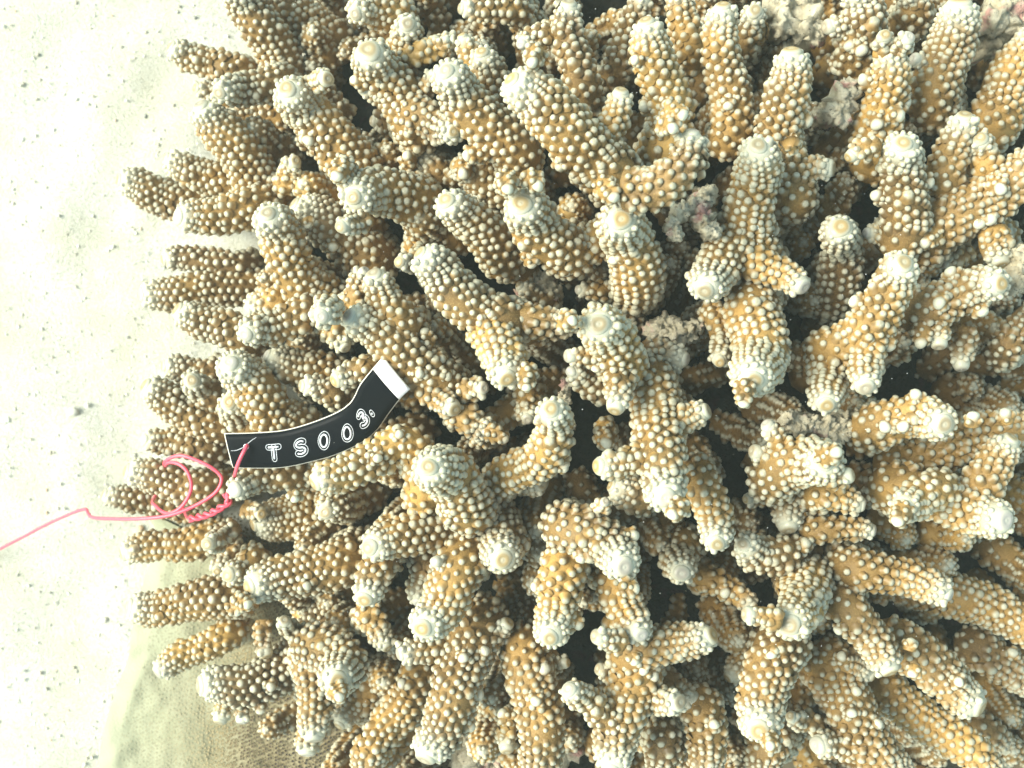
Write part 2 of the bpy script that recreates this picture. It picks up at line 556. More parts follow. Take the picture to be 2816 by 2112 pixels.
# coarse grains and shell crumbs lying on the sand
def build_grains():
    parts = []
    base = [blob(6, i * 3.3, 0.35) for i in range(6)]
    for i in range(3200):
        px, py = rng.uniform(-250, 900), rng.uniform(-300, 2400)
        r = rng.lognormal(-3.25, 0.45)
        p = at(px, py, 0.0)
        V, F = base[i % 6]
        a = rng.uniform(0, 6.28); c, s = math.cos(a), math.sin(a)
        S = V * np.array([r * rng.uniform(0.8, 1.6), r, r * 0.7])
        S = np.stack([S[:, 0] * c - S[:, 1] * s, S[:, 0] * s + S[:, 1] * c, S[:, 2]], -1)
        p[2] = sand_z(p[0], p[1]) + 0.25 * r
        parts.append((S + p, F, {'tone': np.full(len(V), rng.random())}))
    V, F, a = merge(parts)
    m, nt, b = new_mat('sand_grain')
    c = ramp(nt, attr(nt, 'tone'), [(0.0, (0.32, 0.33, 0.29)), (0.10, (0.48, 0.44, 0.34)), (0.4, (0.70, 0.67, 0.55)), (0.9, (0.85, 0.83, 0.74)), (1.0, (0.62, 0.40, 0.22))])
    nt.links.new(c, b.inputs['Base Color']); b.inputs['Roughness'].default_value = 0.8
    o = mesh_obj('sand_grains', V, F, m, None, a)
    tag(o, 'coarse pale sand grains and shell crumbs scattered over the sand', 'sand grains', kind='stuff')
build_grains()

# ------------------------------------------------------------------ setting: reef rock under the colony
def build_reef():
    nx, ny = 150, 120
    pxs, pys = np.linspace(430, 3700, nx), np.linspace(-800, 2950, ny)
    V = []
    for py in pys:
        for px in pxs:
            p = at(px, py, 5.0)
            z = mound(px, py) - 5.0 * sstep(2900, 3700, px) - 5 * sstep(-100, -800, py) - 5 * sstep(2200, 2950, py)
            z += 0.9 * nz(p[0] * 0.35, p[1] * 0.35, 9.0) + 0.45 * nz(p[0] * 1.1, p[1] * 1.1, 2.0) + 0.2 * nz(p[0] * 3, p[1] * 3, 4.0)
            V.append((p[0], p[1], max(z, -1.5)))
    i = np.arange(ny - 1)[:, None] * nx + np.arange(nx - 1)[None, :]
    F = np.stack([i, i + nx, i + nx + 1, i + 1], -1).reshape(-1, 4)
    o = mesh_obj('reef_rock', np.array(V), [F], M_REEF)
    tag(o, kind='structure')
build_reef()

# ------------------------------------------------------------------ the branching colony
colony = bpy.data.objects.new('branching_coral', None)
scene.collection.objects.link(colony)
colony.location = (0, 0, 0)
tag(colony, 'large branching coral colony with brown knobbly fingers and white tips', 'coral')

# crop  R  elevation  height offset  cap radius | tip ... base   (all traced in enlarged-crop pixels)
MAIN = '''
A1 120 20 -1 50 | 750,355 1000,480 1290,560
A1 165 30 0 60 | 1240,-140 1400,180 1560,430 1650,620
A1 130 35 0 55 | 1115,700 1330,650 1580,640
A1 90 25 -2.5 45 | 940,670 1200,760
A1 180 25 0 70 | 975,805 1250,1160 1440,1400 1640,1620
A1 130 22 -2 50 | 710,1205 960,1310 1260,1430
A1 150 22 -2 55 | 355,1370 650,1480 1000,1560
B1 155 25 0.3 70 | 805,265 1100,290 1420,160
A1 190 30 1 75 | 1630,680 1960,1030 2240,1400
A1 180 25 -3 60 | 1450,-150 1700,100 1950,330
A1 90 40 -2 50 | 1690,1230 1600,1400
A1 90 20 -4 40 | 1190,860 1620,920
A2 130 40 -0.5 55 | 490,100 650,110 820,110
A2 135 50 -0.5 60 | 885,185 880,300 850,430
A2 190 35 0.8 95 | 590,390 760,640 950,950
A2 95 25 -1 40 | 1305,280 1360,420 1420,560
A2 140 30 -0.8 55 | 1450,400 1520,600 1620,850
A2 190 30 1 65 | 1180,545 1420,850 1700,1190
A3 225 25 1.5 70 | 20,610 320,880 620,1180 800,1360
A2 140 45 -1 50 | 1230,1000 1090,930 930,880
A2 195 45 0.7 65 | 475,1500 720,1480 960,1500
B2 165 35 0 70 | 1180,145 1380,330 1620,560
B2 200 45 0.8 85 | 1750,175 1860,400 2130,510
B3 205 55 0.8 85 | 850,290 920,520 980,800
B3 150 20 -2 50 | 300,520 550,520 780,400
A3 130 22 0 65 | 450,30 475,350 560,760
A3 170 25 0.3 65 | 1040,165 1130,480 1200,850 1160,1150
A3 110 22 -1.5 50 | 1030,-20 900,320 770,570
A3 155 22 0.3 70 | 1625,50 1630,400 1655,760 1670,1050
A3 125 25 -1 50 | 1310,-90 1290,160 1380,420
A3 100 30 -0.5 45 | 95,335 200,290 380,240
A2 100 25 -1.2 45 | 1300,65 1500,90 1750,110
A2 90 22 -1.5 40 | 1240,300 1050,400 900,420
A2 170 25 -3 60 | 1250,1250 1480,1370 1750,1480
A2 150 25 -4 50 | 960,1180 1150,1350
A4 115 35 -2 60 | 165,85 130,200 100,350
A4 180 22 0.5 80 | 440,395 400,720 370,1050 420,1480
A4 195 38 1 70 | 190,1110 140,1450 130,1750 200,1990
B3 215 50 0.8 75 | 1860,1505 1890,1230 1850,850
A4 170 25 0 65 | 1190,365 1150,650 1110,1000 1080,1230
A4 185 35 0.6 70 | 1290,1095 1295,1350 1280,1650 1250,1800
A4 195 25 0.3 90 | 1720,20 1640,350 1530,780
A4 180 30 -0.5 70 | 930,-100 980,150 960,480
A4 150 30 -1.5 60 | 1340,-90 1350,140
A4 145 25 0 70 | 1760,885 1690,1110 1610,1420
A4 190 22 0 70 | 2350,220 2110,640 1960,930
A4 105 30 0 60 | 1880,1060 1910,1280
B4 200 20 0.8 70 | 2400,-230 1950,120 1470,420
B4 170 30 0.6 70 | 2030,775 1760,830 1430,960
B4 160 50 -1 80 | 815,350 795,650 770,930
B4 180 30 1 75 | 1295,620 1180,850 980,1130 720,1310
B4 90 25 -2.5 45 | 1020,390 1220,400
B4 125 22 -2 50 | 2330,930 2180,1100 2070,1280
B1 140 20 -1 60 | 525,855 900,840 1450,790
B1 110 18 -2.2 50 | 695,590 1000,600 1330,640
B1 140 20 -0.5 65 | 800,975 1050,1080 1330,1220
B1 140 30 0.3 62 | 1315,1155 1550,1080 1830,950
B1 185 35 0.6 65 | 1480,245 1600,500 1780,750 1960,930
B1 185 30 0.3 68 | 1195,1380 1380,1590 1560,1780 1750,1900
B1 115 20 -2.2 50 | 695,1400 900,1430 1120,1450
B1 110 45 -1 55 | 905,1510 1100,1620
C1 150 22 -0.8 65 | 555,170 800,300 1150,500
C1 110 18 -1.5 55 | 545,580 800,610 1080,640
C1 130 45 -0.8 60 | 1190,295 1400,480
C1 145 18 -0.3 65 | 415,820 700,890 1130,940
C1 105 18 -1.6 55 | 245,995 550,1060 950,1090
C1 110 35 0.2 62 | 1235,960 1450,880 1720,830
C1 125 18 -1.4 60 | 385,1440 700,1380 1080,1320
C2 150 20 1.6 72 | 185,905 540,750 830,640 970,780 1020,980
C2 205 55 1.8 75 | 1045,790 1230,880 1380,1080
C2 150 45 0.5 70 | 1975,350 1985,550 1880,770 1600,880
B2 185 25 1 62 | 985,545 1230,800 1480,1000 1620,1080
B2 170 25 0.6 72 | 445,1020 700,1180 980,1380 1220,1580
B2 140 25 0.2 68 | 630,705 720,880 890,1080
B2 90 25 -1 45 | 560,680 490,800 450,930
B2 80 30 -0.8 50 | 830,610 980,580
B3 135 20 -1.5 60 | 500,1050 350,1070 60,1050
B3 210 60 1 85 | 680,1085 760,1200 850,1420
C3 120 35 -0.2 70 | 805,345 830,230 860,80
C3 95 30 -0.8 45 | 470,60 620,150 760,200
C3 195 40 1.2 80 | 1190,1015 1180,780 1110,480 1090,130
C3 150 30 -0.4 65 | 1580,1365 1530,1150 1430,850
C3 190 40 0.6 80 | 870,1540 720,1390 470,1220
D3 175 30 0.3 70 | 310,665 350,450 430,130
D3 155 35 -0.3 62 | 1000,645 900,480 780,210
D3 155 22 -0.9 75 | 1535,650 1300,690 950,790
D3 190 20 0.3 80 | 775,1660 830,1400 900,1150 950,870
D3 110 22 -2.5 65 | 1420,1150 1150,1000
D3 165 20 -0.8 60 | 1520,1760 1480,1500 1450,1220
D3 130 20 -1 60 | 1120,1800 1150,1430
D3 205 30 0.7 85 | 1900,1365 1950,1100 2040,740
C3 140 50 -2 65 | 1310,1590 1330,1370
C4 205 55 1.2 80 | 690,740 520,750 320,850
C4 120 15 -1 55 | 985,1075 840,1040 630,1000
C4 105 15 -2 50 | 1065,1270 850,1260 600,1250
C4 180 38 1.2 75 | 1600,460 1350,400 1030,470
C4 155 22 0.5 60 | 2115,570 1980,760 1830,970
C4 170 18 -0.4 60 | 2380,420 1900,560 1300,740
C4 195 30 1.6 85 | 2060,1190 1800,1110 1520,1020 1250,950
C4 150 48 1.2 65 | 1290,1090 1400,1020 1560,980
D4 150 20 -0.4 60 | 1640,345 1300,200 900,110
D4 165 24 -1.6 60 | 2420,700 2150,560 1800,360 1350,280
D4 190 60 1 85 | 430,570 500,420 580,230
D4 150 20 0.1 75 | 1190,920 1050,670 850,400
D4 185 20 0.2 90 | 1870,1195 1600,980 1240,710
D4 145 18 -0.5 60 | 2060,1760 1780,1500 1480,1330 1150,1020
D4 190 20 0 60 | 1320,1820 1020,1450 820,1100 700,870
D4 150 20 -3 50 | 1060,960 740,790
D4 80 30 -2 45 | 440,1270 610,1330
D4 170 20 -2 60 | 190,1780 300,1430
D4 155 18 -3 60 | 2350,1080 1880,740
D4 110 18 -4 55 | 2110,1530 1880,1340
C4 150 35 -1.6 55 | 80,1380 220,1440 400,1450
D1 150 15 0 68 | 435,440 800,420 1260,340
D1 115 20 -0.5 62 | 650,930 900,770 1220,610
D1 170 20 0.3 80 | 975,1030 1350,1000 1710,850 1930,520 2050,330
D1 180 25 0.6 75 | 1345,280 1680,200 2110,50
D1 110 35 -0.5 60 | 1185,190 1400,70
D1 185 55 1.2 80 | 2010,995 2040,850 1880,720
D1 140 20 -0.3 80 | 1835,1430 1850,1150 1800,850
D1 115 20 -1.3 85 | 1780,1540 1840,1300
D2 140 35 0.3 65 | 560,375 640,230 710,40
D2 105 25 -1.5 50 | 730,740 580,510
D2 190 30 0.6 75 | 1000,590 1150,400 1330,80
D2 195 20 0.7 85 | 1020,1580 1180,1250 1330,850 1430,540
D2 150 20 -0.4 60 | 540,1820 650,1500 800,1250 990,930
D2 180 20 0.2 60 | 1860,1850 1880,1450 1880,1100 1770,740
D2 95 25 -1.5 60 | 1640,1510 1670,1280
D2 140 22 -2.5 55 | 370,1330 700,940
D2 130 25 -2 55 | 975,400 1030,70
C2 120 25 -2 50 | 1530,505 1290,390
C2 90 35 -1.5 50 | 1460,185 1320,190
C2 100 30 -3 45 | 1800,420 1820,240
C2 110 50 -2 60 | 262,1125 430,1080
B2 80 25 -4 40 | 1740,790 1960,920
B2 105 22 -0.5 68 | 340,1510 620,1410
B2 110 22 -1 50 | 85,1550 370,1610
B2 200 22 -2.2 60 | 30,170 320,380 620,570
B3 95 35 -2 50 | 1600,1365 1560,1030
B3 80 20 -4 40 | 530,820 720,850
C3 75 40 -3 45 | 745,610 730,490
C3 150 20 -2.2 50 | 780,930 1020,1010
D3 100 22 -3 45 | 1850,430 1490,190
C1 190 22 -3 60 | 1380,1220 1650,1150 1950,1080
C1 80 30 -3 40 | 1100,1570 1210,1390
B1 150 22 -2 50 | 1480,1320 1700,1400 1960,1480
B1 120 25 -1.6 50 | 2070,1260 1990,1090
B1 130 25 -2.2 50 | 1330,980 1600,900
'''
# side branches: base sits on whatever branch covers that pixel; offset is added to that height
SIDE = '''
A1 88 45 0 60 | 1930,600 1780,650
A1 70 60 -1 45 | 1830,300 1850,370
A2 85 25 0 45 | 1090,560 920,770
A2 90 25 0 45 | 545,680 730,740
A2 90 25 -1 45 | 630,920 800,980
B2 88 30 0 55 | 385,340 590,270
A3 115 20 0 60 | 850,695 820,880 740,1090
A3 165 15 0 65 | 1390,1010 1345,1250 1130,1440 880,1440
A3 72 15 0 45 | 1820,790 1660,800
A4 112 20 0 75 | 745,1280 450,1310
A4 90 20 0 50 | 890,1190 1080,1120
A4 85 25 0 55 | 1380,455 1540,550
A4 90 25 0 60 | 720,205 900,200
A4 80 35 0 55 | 1150,275 1110,430
A4 78 35 0 55 | 1330,290 1190,430
A4 90 25 0 60 | 1975,640 2110,770
B3 185 35 0 72 | 1490,820 1590,620 1730,420
B4 130 25 0 70 | 530,795 370,700 130,590
B4 95 20 0 60 | 1565,1235 1540,1030
B4 100 8 -0.6 62 | 1735,1400 1730,1110
B4 130 22 0 70 | 2030,620 1940,380
B4 90 20 -2 45 | 1600,620 1770,510
B4 140 30 0 68 | 1005,1560 1020,1220
C4 150 45 0 65 | 710,310 690,50 700,-130
B1 120 62 0 58 | 1890,1020 1960,920
C2 130 30 0 62 | 1905,910 1700,880 1430,1020
C2 185 50 0 78 | 1610,1485 1625,1330 1500,1110
C2 165 28 0 72 | 600,1395 850,1330 1150,1200 1370,1080
C2 72 30 0 40 | 920,1130 1040,1120
B2 185 33 0 75 | 1640,1490 1590,1300 1505,1050
C2 110 28 0 62 | 1240,345 1020,190
B3 140 18 0 62 | 1340,1350 1020,1330
B3 85 18 0 55 | 455,1325 680,1330
C3 120 14 0 65 | 1500,360 1210,480
C3 120 14 0 75 | 680,780 1010,760
D3 100 22 0 62 | 670,660 870,730
D3 120 28 0 62 | 455,1065 620,1180 830,1300
D3 80 25 0 50 | 690,910 850,930
D3 115 33 0 75 | 1290,1160 1060,1120
D3 130 20 -0.5 50 | 1670,970 1900,740
C4 140 18 0 78 | 420,1250 420,920
C4 85 18 0 70 | 165,670 320,720
C4 85 25 0 55 | 260,470 360,610
C4 72 25 0 50 | 150,840 300,850
C4 80 20 -0.5 45 | 110,1030 300,980
C4 95 15 0 65 | 880,850 690,870
D4 90 14 0 62 | 110,490 350,520
D4 120 20 0 78 | 640,1485 900,1500
C4 72 35 0 55 | 500,1420 420,1480
C4 75 35 -1 55 | 740,1420 690,1520
D2 80 40 0 45 | 1100,90 1220,130
D2 120 18 0 58 | 830,790 1050,760 1300,740
D2 82 25 0 55 | 1645,560 1480,690
D2 78 20 -0.5 45 | 2090,860 1900,880
D1 78 12 -0.8 70 | 1120,1290 1200,1100
D1 72 12 -0.6 62 | 1290,1290 1320,1100
D1 78 20 -1 55 | 1470,790 1440,540
D1 65 45 0 50 | 1610,540 1690,680
C1 82 40 0 55 | 1030,1370 1260,1240
C1 68 40 0 55 | 1430,1140 1310,1090
C3 62 40 0 38 | 730,1050 640,1150
'''
# enlarged knobs
NUB = '''
A2 48 | 1190,280 1150,370 ; 880,1170 900,1250 ; 460,600 570,640 ; 880,830 850,780 ; 1560,1210 1520,1120 ; 1880,1285 1750,1200
A2 55 | 1310,1190 1490,1140 ; 1310,1335 1320,1240 ; 1890,1430 1830,1350 ; 1650,1450 1640,1370 ; 2040,1300 2060,1200 ; 1830,490 1860,400 ; 340,1350 420,1260 ; 120,1085 190,1000
A3 55 | 810,1515 710,1410 ; 1340,880 1230,850 ; 1000,810 1080,800 ; 380,1280 420,1150 ; 1255,985 1200,930 ; 1900,320 1880,230
A3 48 | 940,455 1050,470 ; 1200,800 1180,740 ; 1150,1020 1160,930 ; 1030,960 1100,950 ; 1665,815 1660,740
A4 58 | 600,940 500,900 ; 470,1160 430,1080 ; 460,1610 430,1480 ; 880,375 900,280 ; 960,590 1060,640 ; 1350,790 1270,770 ; 1090,960 1110,880 ; 1300,890 1220,870 ; 1060,1480 1160,1500 ; 1530,1400 1450,1380 ; 980,400 960,310 ; 780,560 800,470 ; 1520,720 1540,640
B2 46 | 1840,660 1800,530 ; 2085,720 2100,590 ; 1170,1355 1050,1310 ; 1210,1490 1080,1430 ; 1010,1115 1040,1230 ; 985,1470 940,1400 ; 1790,1580 1800,1440 ; 145,350 110,280 ; 325,505 300,440
B3 50 | 1080,770 1000,670 ; 780,600 860,570 ; 2140,1360 2030,1330 ; 850,1390 840,1300 ; 640,1440 700,1350 ; 910,1480 890,1380 ; 490,1055 430,1060 ; 1990,380 1900,330 ; 1890,340 1840,270
B4 60 | 2040,60 1990,20 ; 1435,480 1520,400 ; 1880,330 1830,270 ; 1965,300 1920,230 ; 1420,1250 1450,1130 ; 1920,1010 1850,940 ; 1200,1290 1150,1150 ; 890,900 990,930 ; 1640,660 1680,730 ; 1560,930 1600,880 ; 340,400 260,340
C1 45 | 1810,2340 1760,2330 ; 1690,1050 1690,990
C2 45 | 830,530 790,590 ; 1200,1100 1220,1200 ; 2105,810 2010,760 ; 1650,590 1480,490 ; 670,720 600,720 ; 1820,1390 1740,1370
C3 55 | 1780,330 1790,180 ; 410,1080 450,1220 ; 1230,1160 1310,1080 ; 740,615 735,540 ; 440,800 390,720 ; 980,1310 900,1300 ; 540,1510 560,1420 ; 1120,490 1120,400
C4 58 | 1390,210 1380,310 ; 1290,490 1310,420 ; 1830,370 1820,460 ; 2060,350 2080,430 ; 1240,1220 1290,1120 ; 800,670 700,700 ; 570,1340 520,1400 ; 1150,490 1180,440
D1 45 | 1790,280 1700,240 ; 1270,495 1220,420 ; 1340,420 1270,390 ; 1430,1250 1420,1130 ; 1510,1050 1480,990
D2 50 | 1485,760 1410,810 ; 1465,1110 1330,1100 ; 1395,1370 1260,1270 ; 830,1010 920,1050 ; 1860,1160 1880,1090 ; 1580,1230 1660,1280 ; 1310,830 1320,760 ; 370,1130 360,1060
D2 60 | 1940,890 1890,960 ; 430,540 370,500
D3 50 | 170,290 280,260 ; 545,600 470,500 ; 990,300 890,290 ; 1030,920 980,880 ; 1650,340 1620,290 ; 1120,970 1020,950 ; 1570,1330 1500,1310 ; 1995,825 1990,760 ; 960,880 950,800
D4 48 | 620,170 570,250 ; 785,210 700,260 ; 780,630 860,560 ; 905,1250 880,1180 ; 950,1075 860,1080 ; 1120,1320 1020,1340 ; 280,1500 290,1430 ; 1350,960 1390,900 ; 820,800 860,870 ; 1360,670 1340,760 ; 2130,770 2100,850 ; 1720,1010 1690,960 ; 440,220 500,280 ; 365,230 420,290 ; 600,100 620,20
'''

STATS = {'cor': 0}
ALL_COR = []      # (score, branch object, P, D, S)
def to_cm(rpx, z, g=1.0): return g * rpx / ZS * (CAM_H - z) / FPX

def emit_branch(A, R, cap, seed, name='branch', bare_from=1e9):
    cap = min(cap, (0.66 if R < 0.5 else 0.56) * R)
    # slight natural crookedness
    r_ = np.random.default_rng(seed + 50000)
    sl = np.concatenate([[0], np.cumsum(np.linalg.norm(np.diff(A, axis=0), axis=1))])
    T_, N_, B_ = frames(A)
    amp = 0.11 * np.clip(sl / 1.0, 0, 1)[:, None]
    A = A + amp * (np.sin(sl * 1.5 + r_.uniform(0, 6.28))[:, None] * N_ + np.sin(sl * 1.2 + r_.uniform(0, 6.28))[:, None] * B_)
    sk, co = build_branch_geo(A, R, cap, seed=seed, bare_from=bare_from)
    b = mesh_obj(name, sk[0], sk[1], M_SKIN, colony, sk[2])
    V, F, a = cap_geo(A, cap, seed, 0.62 * cap if R < 0.5 else 0.30 * cap + 0.03)
    mesh_obj('tip', V, F, M_CAP, b, a)
    if co is not None: ALL_COR.append((b, co, seed, float(sk[2]['tone'][0])))
    register(A, R)

def parse(line):
    head, pts = line.split('|')
    h = head.split()
    crop, R, e, off, cap = h[0], float(h[1]), float(h[2]), float(h[3]), float(h[4])
    return crop, R, e, off, cap, [src(crop, *map(float, p.split(','))) for p in pts.split()]

seed = 100
for line in MAIN.strip().splitlines():
    crop, R, e, off, cap, pts = parse(line)
    zt = dome(*pts[0]) + off
    zt = max(zt, 2.5)
    P = make_path(pts, zt, e, mound(*pts[-1]) - 0.6)
    A = catmull(P, 0.17)
    seed += 1
    # the foot of the branch, deep inside the colony, is bare
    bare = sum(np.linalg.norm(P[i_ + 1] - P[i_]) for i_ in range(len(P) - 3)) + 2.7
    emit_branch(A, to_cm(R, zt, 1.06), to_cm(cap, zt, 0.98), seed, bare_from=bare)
for line in SIDE.strip().splitlines():
    crop, R, e, off, cap, pts = parse(line)
    zb = host_z(*pts[-1], dome(*pts[-1]) - 2.0) + off
    P0 = make_path(pts, zb, e)
    zt = zb + (zb - P0[-1][2])
    P = make_path(pts, zt, e)
    A = catmull(P)
    seed += 1
    emit_branch(A, to_cm(R, zt, 1.06), to_cm(cap, zt, 0.98), seed)

def nub_geo(A, R, sd):
    r_ = np.random.default_rng(sd)
    s = np.concatenate([[0], np.cumsum(np.linalg.norm(np.diff(A, axis=0), axis=1))])
    k = 14
    x = np.clip(s / (0.95 * R), 0, 1)
    prof = R * (0.22 + 0.78 * np.sqrt(1 - (1 - x) ** 2)) * (1 + 0.5 * np.clip((s - R) / (2 * R), 0, 1.2) ** 1.2)
    th = np.arange(k) * 2 * np.pi / k
    wob = 1 + 0.07 * np.sin(2 * th[None, :] + r_.uniform(0, 6) + s[:, None] * 3) + 0.05 * np.sin(3 * th[None, :] + r_.uniform(0, 6) + s[:, None] * 5)
    T, N, B = frames(A)
    V, F = sweep(A, prof[:, None] * wob, k)
    V[-2] = A[0] + T[0] * 0.03 * R          # tiny pit at the very end
    wl = R * r_.uniform(0.9, 1.4)
    tip = 1 - np.clip(s / wl, 0, 1)
    sk = (V, F, {'tipness': np.concatenate([np.repeat(tip, k), [0.8, tip[-1]]]), 'tone': np.full(len(V), 0.6)})
    # a few small cups round its neck
    P, D, S = [], [], []
    for u in np.arange(1.15 * R, s[-1], 0.24):
        i = int(np.searchsorted(s, u)); i = min(i, len(A) - 1)
        n = max(4, int(2 * math.pi * prof[i] / 0.30)); a0 = r_.uniform(0, 6)
        for j in range(n):
            a = a0 + j * 2 * math.pi / n + r_.normal(0, 0.1)
            o_ = math.cos(a) * N[i] + math.sin(a) * B[i]
            P.append(A[i] + o_ * prof[i] * 0.97); d = o_ - 0.7 * T[i]; D.append(d / np.linalg.norm(d)); S.append(COR_D * r_.uniform(0.62, 0.95))
    co = (np.array(P), np.array(D), np.array(S), np.zeros(len(P))) if P else None
    return sk, co

def host(px, py, slack=1.15):
    best = None
    for pxs, zs, R in BR:
        d = np.hypot(pxs[:, 0] - px, pxs[:, 1] - py)
        i = int(np.argmin(d))
        k_ = (CAM_H - zs[i]) / FPX
        if d[i] * k_ < R * slack and (best is None or zs[i] > best[0]): best = (zs[i], R, d[i] * k_, pxs, zs)
    return best

for line in NUB.strip().splitlines():
    head, rest = line.split('|')
    crop, R = head.split()
    for item in rest.split(';'):
        (x0, y0), (x1, y1) = [tuple(map(float, p.split(','))) for p in item.split()]
        p0, p1 = src(crop, x0, y0), src(crop, x1, y1)
        h = host(*p1, 1.3)
        if h is None: continue
        zb, Rh, _, pxs, zs = h
        Rc = to_cm(float(R), zb)
        d = np.hypot(pxs[:, 0] - p0[0], pxs[:, 1] - p0[1]); i = int(np.argmin(d))
        dc = d[i] * (CAM_H - zs[i]) / FPX
        zt = zs[i] + math.sqrt(max(0.0, Rh * Rh - dc * dc)) + 0.22
        A = catmull([at(*p0, zt), at(*p1, zb)], 0.04)
        seed += 1
        sk, co = nub_geo(A, Rc * 0.84, seed)
        nb = mesh_obj('branchlet', sk[0], sk[1], M_NUB, colony, sk[2])
        if co is not None:
            V, F, a = corallite_mesh(*co, TPL_HI, np.random.default_rng(seed))
            tag(mesh_obj('corallites', V, F, M_COR, nb, a), kind='stuff')

# deep, mostly shaded branches that fill the inside of the colony and carry it on past the frame
def build_deep():
    skins, cors = [], []
    n = 0
    spots = []
    for i in range(9000):
        if len(spots) >= 520: break
        px, py = rng.uniform(600, 3500), rng.uniform(-560, 2650)
        outside = px > 2900 or py < -90 or py > 2200
        if px < 900 and py > 1380: continue
        if px < 860 and py < 260: continue
        if outside and (px < 1050 or px > 3250 or py < -420 or py > 2480): continue
        if px < 720 and rng.random() < 0.5: continue
        dmin = 82 if not outside else 230
        if any((px - q[0]) ** 2 + (py - q[1]) ** 2 < dmin ** 2 for q in spots): continue
        spots.append((px, py, outside))
    for px, py, outside in spots:
        ang = math.atan2(py - 1050, px - 1650) + rng.normal(0, 0.5)
        L = rng.uniform(90, 230)
        tip = (px + L * math.cos(ang), py + L * math.sin(ang))
        if tip[0] < 640: continue
        z = dome(*tip) + ((rng.uniform(-5.4, -2.0) if px < 1500 else rng.uniform(-6.2, -3.4)) if not outside else rng.uniform(-1.8, 0.2))
        P = make_path([tip, (px, py)], z, rng.uniform(30, 60), mound(px, py) - 0.6)
        A = catmull(P, 0.3)
        bare = np.linalg.norm(P[1] - P[0]) + np.linalg.norm(P[2] - P[1]) + 1.8 if not outside else 2.2
        R = rng.uniform(0.5, 0.8)
        sk, co = build_branch_geo(A, R, R * 0.12, lo=True, seed=9000 + n, white=0.35, bare_from=bare)
        skins.append(sk)
        if co is not None:
            cors.append(corallite_mesh(*co, TPL_LO, np.random.default_rng(n), float(sk[2]['tone'][0])))
        n += 1
    V, F, a = merge(skins)
    b = mesh_obj('deep_branches', V, F, M_SKIN, colony, a); tag(b, kind='stuff')
    V, F, a = merge(cors)
    c = mesh_obj('deep_corallites', V, F, M_COR, b, a); tag(c, kind='stuff')
build_deep()

# corallites: the 300 that show largest become pieces of their own, the rest one joined part per branch
scores = []
camp = np.array([0, 0, CAM_H])
for bi, (b, (P, D, S, tp), sd, tone) in enumerate(ALL_COR):
    v = camp - P; dist = np.linalg.norm(v, axis=1)
    facing = np.clip((D * v).sum(1) / dist, 0, 1)
    px = (P[:, 0] * FPX / (CAM_H - P[:, 2]) + W / 2); py = H_PX / 2 - P[:, 1] * FPX / (CAM_H - P[:, 2])
    inside = (px > 20) & (px < W - 20) & (py > 20) & (py < H_PX - 20)
    sc = S / dist * (0.5 + 0.5 * facing) * inside * (tp < 0.15) * (P[:, 2] > 9)
    scores += [(s_, bi, i) for i, s_ in enumerate(sc)]
scores.sort(reverse=True)
chosen = {}
for s_, bi, i in scores[:300]: chosen.setdefault(bi, set()).add(i)
Vt, q, e, rise = TPL_HI
single = None
n_tot = 0
for bi, (b, (P, D, S, tp), sd, tone) in enumerate(ALL_COR):
    pick = np.zeros(len(P), bool)
    for i in chosen.get(bi, ()): pick[i] = True
    V, F, a = corallite_mesh(P[~pick], D[~pick], S[~pick], tp[~pick], TPL_HI, np.random.default_rng(sd), tone)
    o = mesh_obj('corallites', V, F, M_COR, b, a); tag(o, kind='stuff')
    n_tot += len(P)
    for i in np.nonzero(pick)[0]:
        if single is None:
            o = mesh_obj('corallite', Vt, [q, e], M_COR, b, {'rise': rise, 'tipness': np.zeros(len(rise)), 'tone': np.full(len(rise), 0.5)})
            single = o.data
        else:
            o = bpy.data.objects.new('corallite', single); scene.collection.objects.link(o); o.parent = b
        o.location = Vector(P[i] * CM)
        o.rotation_euler = Vector(D[i]).to_track_quat('Z', 'Y').to_euler()
        o.scale = (S[i], S[i], S[i] * 1.1)
print('corallites', n_tot, 'branches', len(ALL_COR))

